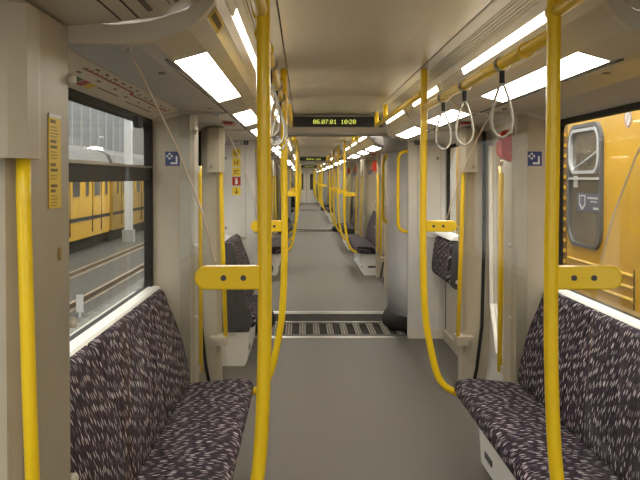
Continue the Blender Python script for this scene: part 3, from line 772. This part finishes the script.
def ticks(b):
    rnd = random.Random(5)
    for i in range(26):
        y = 1.74+i*.068; q = .75 if y < 2.52 else .67
        quad(b, y, y+.010, q, q+.08, .0045)
        if i % 2: quad(b, y, y+.035+.02*rnd.random(), q+.105, q+.15, .0045)
        elif i % 4 == 0: quad(b, y, y+.045, q-.16, q-.11, .0045)
obj('station_marks', 'maptick', ticks, mat('map_print', (.16, .12, .10), .6), t)
obj('grey_line', 'mapgrey', lambda b: [quad(b, 2.15, 2.5, .42, .45, .0045), quad(b, 2.7, 3.3, .36, .39, .0045)], mat('map_print', (.16, .12, .10), .6), t)
for k, (y0, m) in enumerate(((1.83, GREENINK), (1.93, REDINK), (2.03, SYEL))):
    obj('legend', ('mapleg', k), lambda b: quad(b, y0, y0+.085, .28, .48, .0045), m, t)
# yellow sticker on the left cove
t = thing('cove_sticker', 'small yellow sticker with black print on the left cove, near the light', 'sticker', (0, CY[0], 0))
def cq(b, y0, y1, q0, q1, l):
    A, B2 = Vector((.507, 2.002)), Vector((.528, 1.975)); n = Vector((-.79, -.61))*l
    p, q = A.lerp(B2, q0)+n, A.lerp(B2, q1)+n
    b.prism([(-p.x, p.y), (-q.x, q.y), (-q.x-n.x*.3, q.y-n.y*.3), (-p.x-n.x*.3, p.y-n.y*.3)], y0, y1)
obj('plate', 'cvp', lambda b: cq(b, 1.27, 1.52, 0, 1, .002), SYEL, t)
pr = obj('print', 'cvt', lambda b: [cq(b, 1.29+.03*i, 1.31+.03*i, .25, .75, .003) for i in range(7)], INK, t); pr['kind'] = 'stuff'
# no-smoking sticker on the right window
o = thing('no_smoking_sticker', 'round white no-smoking sticker with red ring high on the right yellow train', 'sticker', (2.347, 7.05, 2.035))
o.scale = (1, 1.9, 1.9)
dk = obj('disc', 'nsd', lambda b: b.prism([(.042*math.cos(a), .042*math.sin(a)) for a in [2*math.pi*k/24 for k in range(24)]], -.001, .001, 'x'), SWHITE, o)
obj('red_ring', 'nsr', lambda b: [frame_ring(b, [(.039*math.cos(a), .039*math.sin(a)) for a in [2*math.pi*k/24 for k in range(24)]], [(.034*math.cos(a), .034*math.sin(a)) for a in [2*math.pi*k/24 for k in range(24)]], -.002, -.001, 'x'), b.prism([(-.025, .022), (-.022, .025), (.025, -.022), (.022, -.025)], -.002, -.001, 'x')], mat('ring_red', (.5, .12, .12), .5), dk)

# ------------------------------------------------------------------ the depot outside
g = struct(obj('ground', 'ground', lambda b: b.box(-16, 12, -12, 90, -1.10, -1.0), GRAVEL), 'grey gravel track bed of the depot outside the windows')
dw = struct(obj('depot_wall', 'dwall', lambda b: b.box(-15.2, -15, -12, 90, -1, 9), CONC), 'grey depot hall wall beyond the left yellow train')
for i in range(20):
    y = 24+i*2.4
    obj('wall_panel', 'dwp', lambda b: b.box(-15, -14.95, .05, 2.35, 1.2, 8), HALLP, dw, (0, y, 0))
    obj('mullion', 'dwm', lambda b: b.box(-14.95, -14.85, -.06, .06, .6, 8.5), HALLM, dw, (0, y, 0))
struct(obj('depot_wall', 'dwall2', lambda b: b.box(-15, 12, 89, 89.2, -1, 9), CONC), 'far grey depot wall across the ends of the tracks')
struct(obj('depot_wall', 'dwall3', lambda b: b.box(11.8, 12, -12, 89, -1, 9), CONC), 'grey depot hall wall behind the right yellow train')
for k, x in enumerate((-4.75, -6.19)):
    o = obj('rail', 'rail', lambda b: b.prism([(-.07, 0), (.07, 0), (.07, .012), (.012, .03), (.012, .10), (.035, .11), (.035, .145), (-.035, .145), (-.035, .11), (-.012, .10), (-.012, .03), (-.07, .012)], 2, 80), RAILM, None, (x, 0, -1.0))
    tag(o, ['rusty rail of the empty track outside the left window, nearer one', 'rusty rail of the empty track outside the left window, farther one'][k], 'rail', 'rails of the empty track')
o = obj('cable_trough', 'trough', lambda b: b.prism([(-.20, 0), (.20, 0), (.20, .25), (.15, .28), (-.15, .28), (-.20, .25)], 4, 80), TROUGH, None, (-3.75, 0, -1.0)); tag(o, 'low pale concrete trough beside the track outside the left window', 'trough')
for i, y in enumerate((34.6, 40.5, 50)):
    t = thing('hall_column', ['grey hall column nearest beyond the left window', 'grey hall column second beyond the left window', 'grey hall column farthest beyond the left window'][i], 'column', (-7.2, y, -1), 'depot hall columns')
    obj('shaft', 'hcs', lambda b: b.box(-.14, .14, -.14, .14, 0, 8), HALLM, t)
    obj('plinth', 'hcp', lambda b: b.box(-.22, .22, -.22, .22, 0, .5), CONC, t)
t = thing('track_marker', 'small white marker board on a cross foot outside the left window', 'marker', (-4.15, 15.1, -1.0), None)
obj('board', 'tmb', lambda b: b.box(-.06, .06, -.015, .015, .22, .52), SWHITE, t)
obj('post', 'tmp', lambda b: b.box(-.02, .02, -.01, .01, .03, .22), SWHITE, t)
obj('foot', 'tmf', lambda b: [b.box(-.18, .18, -.03, .03, 0, .035), b.box(-.03, .03, -.18, .18, 0, .035)], SWHITE, t)

# left yellow train (flank at x = -7.75)
def left_train(y0, y1, label, m):
    t = thing('yellow_train', label, 'train', (-7.75, y0, 0), 'parked yellow trains')
    L = y1-y0
    obj('body', ('ltb', L), lambda b: b.prism([(-2.6, -.5), (0, -.5), (.03, .6), (0, 2.15), (-2.6, 2.15)], 0, L), m, t)
    obj('roof', ('ltr', L), lambda b: b.prism([(-2.6, 2.15), (0.02, 2.15), (-.12, 2.45), (-.6, 2.7), (-2.0, 2.7)], 0, L), ROOFG, t)
    obj('underframe', ('ltu', L), lambda b: b.box(-2.3, -.25, .3, L-.3, -.95, -.5), BLACK, t)
    for k in range(2): obj('wheel', 'ltw', lambda b: b.cyl((-.5, 0, -.45), (-.35, 0, -.45), .42, 20), DSTEEL, t, (0, 1.6+k*(L-3.2), 0))
    n = int(L/1.45)
    for k in range(n):
        y = .25+k*1.45
        wd = obj('window', ('ltwin', k % 2), lambda b: b.prism(rrect(.95 if k % 2 else .5, .85, .08, 4, 0, 1.35), .015, .035, 'x'), TRAING, t, (0, y+.55, 0))
        obj('window_frame', ('ltwf', k % 2), lambda b: frame_ring(b, rrect(1.05 if k % 2 else .6, .95, .1, 4, 0, 1.35), rrect(.95 if k % 2 else .5, .85, .08, 4, 0, 1.35), .01, .05, 'x'), TRAINR, wd)
        if k % 3 == 1:
            for d in (-.1, 1.25): obj('door_gap', 'ltg', lambda b: b.box(.0, .04, -.02, .02, -.35, 2.0), BLACK, t, (0, y+d, 0))
    for z in (.10,): obj('black_stripe', ('lts', L), lambda b: b.box(.015, .04, 0, L, z, z+.12), BLACK, t)
    return t
left_train(3.15, 33.6, 'yellow train parked outside the left window, nearer unit', TRAINY)
left_train(34.2, 48, 'yellow train parked outside the left window, farther unit', mat('train_yellow_shaded', (.42, .25, .03), .4, noise=.1, nscale=2))  # darker yellow paints in the weaker light on this unit

# right yellow train (flank at x = 2.35)
X = 2.35
t = thing('service_train', 'bright yellow train standing close outside the right window', 'train', (X, 0, 0), None)
obj('body', 'rtb', lambda b: b.prism([(2.5, -.6), (0.04, -.6), (0, .3), (0, 2.14), (.05, 2.28), (.35, 2.5), (2.2, 2.5), (2.5, 2.2)], 1.5, 16), TRAINY, t)
obj('underframe', 'rtu', lambda b: b.box(.4, 2.1, 2, 15.5, -.97, -.6), BLACK, t)
for k in range(3):
    z = .765-.096*k
    obj('rib', ('rtrib', 0), lambda b: b.prism([(.0, -.016), (-.016, -.010), (-.02, 0), (-.016, .010), (.0, .016)], 6.90, 8.60), TRAINR, t, (0, 0, z))
obj('painted_rib_shadow', 'rtgap', lambda b: b.box(-.004, .0, 6.88, 6.90, .50, .82), SEAM, t)  # dark strip painted as shadow where the ribs end
for k in range(13):
    z = .72+.105*k
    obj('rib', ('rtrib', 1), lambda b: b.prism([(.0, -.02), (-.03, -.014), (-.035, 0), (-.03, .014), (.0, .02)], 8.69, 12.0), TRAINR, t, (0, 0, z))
obj('painted_rib_shadow', 'rtgap2', lambda b: b.box(-.003, .0, 8.66, 12, .66, 2.1), mat('rib_shade_brown', (.25, .13, .02), .6), t)  # brown sheet paints the shade between the yellow ribs
wy, wz, ww, wh = 8.09, 1.48, .96, 1.15
wd = obj('window', 'rtw', lambda b: frame_ring(b, rrect(ww, wh, .2, 7, wy, wz), rrect(ww-.09, wh-.07, .17, 7, wy, wz), -.03, .02, 'x'), mat('window_seal', (.10, .10, .11), .4), t)
obj('inner_frame', 'rtwi', lambda b: frame_ring(b, rrect(ww-.11, .42, .15, 7, wy, wz+.32), rrect(ww-.18, .365, .12, 7, wy, wz+.32), -.036, .0, 'x'), mat('hopper_frame', (.62, .63, .65), .35), wd)
obj('pane', 'rtwp', lambda b: b.prism(rrect(ww-.1, wh-.08, .16, 7, wy, wz), -.006, -.001, 'x'), mat('train_pane', (.16, .14, .11), .1, noise=.3, nscale=2), wd)
obj('hopper_bar', 'rthb', lambda b: [b.box(-.036, -.0, wy-.42, wy+.42, wz+.055, wz+.075)], mat('hopper_frame', (.62, .63, .65), .35), wd)
obj('hopper_stay', 'rths', lambda b: b.tube([(-.02, wy-.38, wz+.31), (-.02, wy+.38, wz+.14)], .008, 6), mat('hopper_frame', (.62, .63, .65), .35), wd)
sg = obj('sign_panel', 'rtsp', lambda b: b.box(-.010, -.006, wy-.42, wy+.22, wz-.24, wz-.07), mat('sign_slate', (.10, .11, .17), .5), wd)
obj('shield', 'rtsh', lambda b: frame_ring(b, [(wy+.16, wz-.09), (wy-.02, wz-.09), (wy-.02, wz-.18), (wy+.07, wz-.23), (wy+.16, wz-.18)], [(wy+.14, wz-.10), (wy+.0, wz-.10), (wy+.0, wz-.17), (wy+.07, wz-.21), (wy+.14, wz-.17)], -.013, -.010, 'x'), SWHITE, sg)
obj('sign_print', 'rtst', lambda b: [b.box(-.012, -.010, wy-.36, wy-.08, wz-.12, wz-.105), b.box(-.012, -.010, wy-.34, wy-.16, wz-.15, wz-.14), b.box(-.012, -.010, wy-.38, wy-.24, wz-.215, wz-.195)], SWHITE, sg)
obj('white_label', 'rtwl', lambda b: b.box(-.010, -.006, wy+.22, wy+.34, wz-.02, wz+.09), SWHITE, wd)

# added tube lamps above the gaps between the tracks, brightening the yellow trains
for k, (x, z, ya, yb) in enumerate(((1.75, 4.2, 3, 11), (-4.6, 5.0, 14, 24), (-4.6, 5.0, 28, 38), (-4.6, 5.0, 42, 52))):
    t = thing('added_lamp', ['long added tube lamp above the gap to the right yellow train', 'first added tube lamp above the empty left track', 'second added tube lamp above the empty left track', 'third added tube lamp above the empty left track'][k], 'lamp', (x, ya, z), 'added depot lamps')
    obj('housing', ('hlh', yb-ya), lambda b: b.prism([(-.10, .08), (.10, .08), (.16, 0), (.13, 0), (.08, .06), (-.08, .06), (-.13, 0), (-.16, 0)], 0, yb-ya), HALLM, t)
    obj('tube', ('hlt', yb-ya), lambda b: b.tube([(0, .05, .02), (0, yb-ya-.05, .02)], .03, 8), ADDTUBE, t)
    for q in (.1, .9): obj('hanger', ('hlw', z), lambda b: b.cyl((0, 0, .08), (0, 0, 9-z), .01, 6), DSTEEL, t, (0, q*(yb-ya), 0))

for k in range(8):
    struct(obj('roof_beam', 'rbeam', lambda b: b.box(-15, 11.8, -.15, .15, 9.25, 9.6), HALLM, None, (0, 3.8+k*6.4, 0)), f'steel depot roof beam number {k+1} from the viewpoint, above the trains')
for x, nm in ((1.75, 'right'), (-4.6, 'left')):
    struct(obj('roof_purlin', 'rpurl', lambda b: b.box(-.08, .08, 0, 60, 9.0, 9.25), HALLM, None, (x, 0, 0)), f'long steel roof purlin carrying the {nm} added lamps')
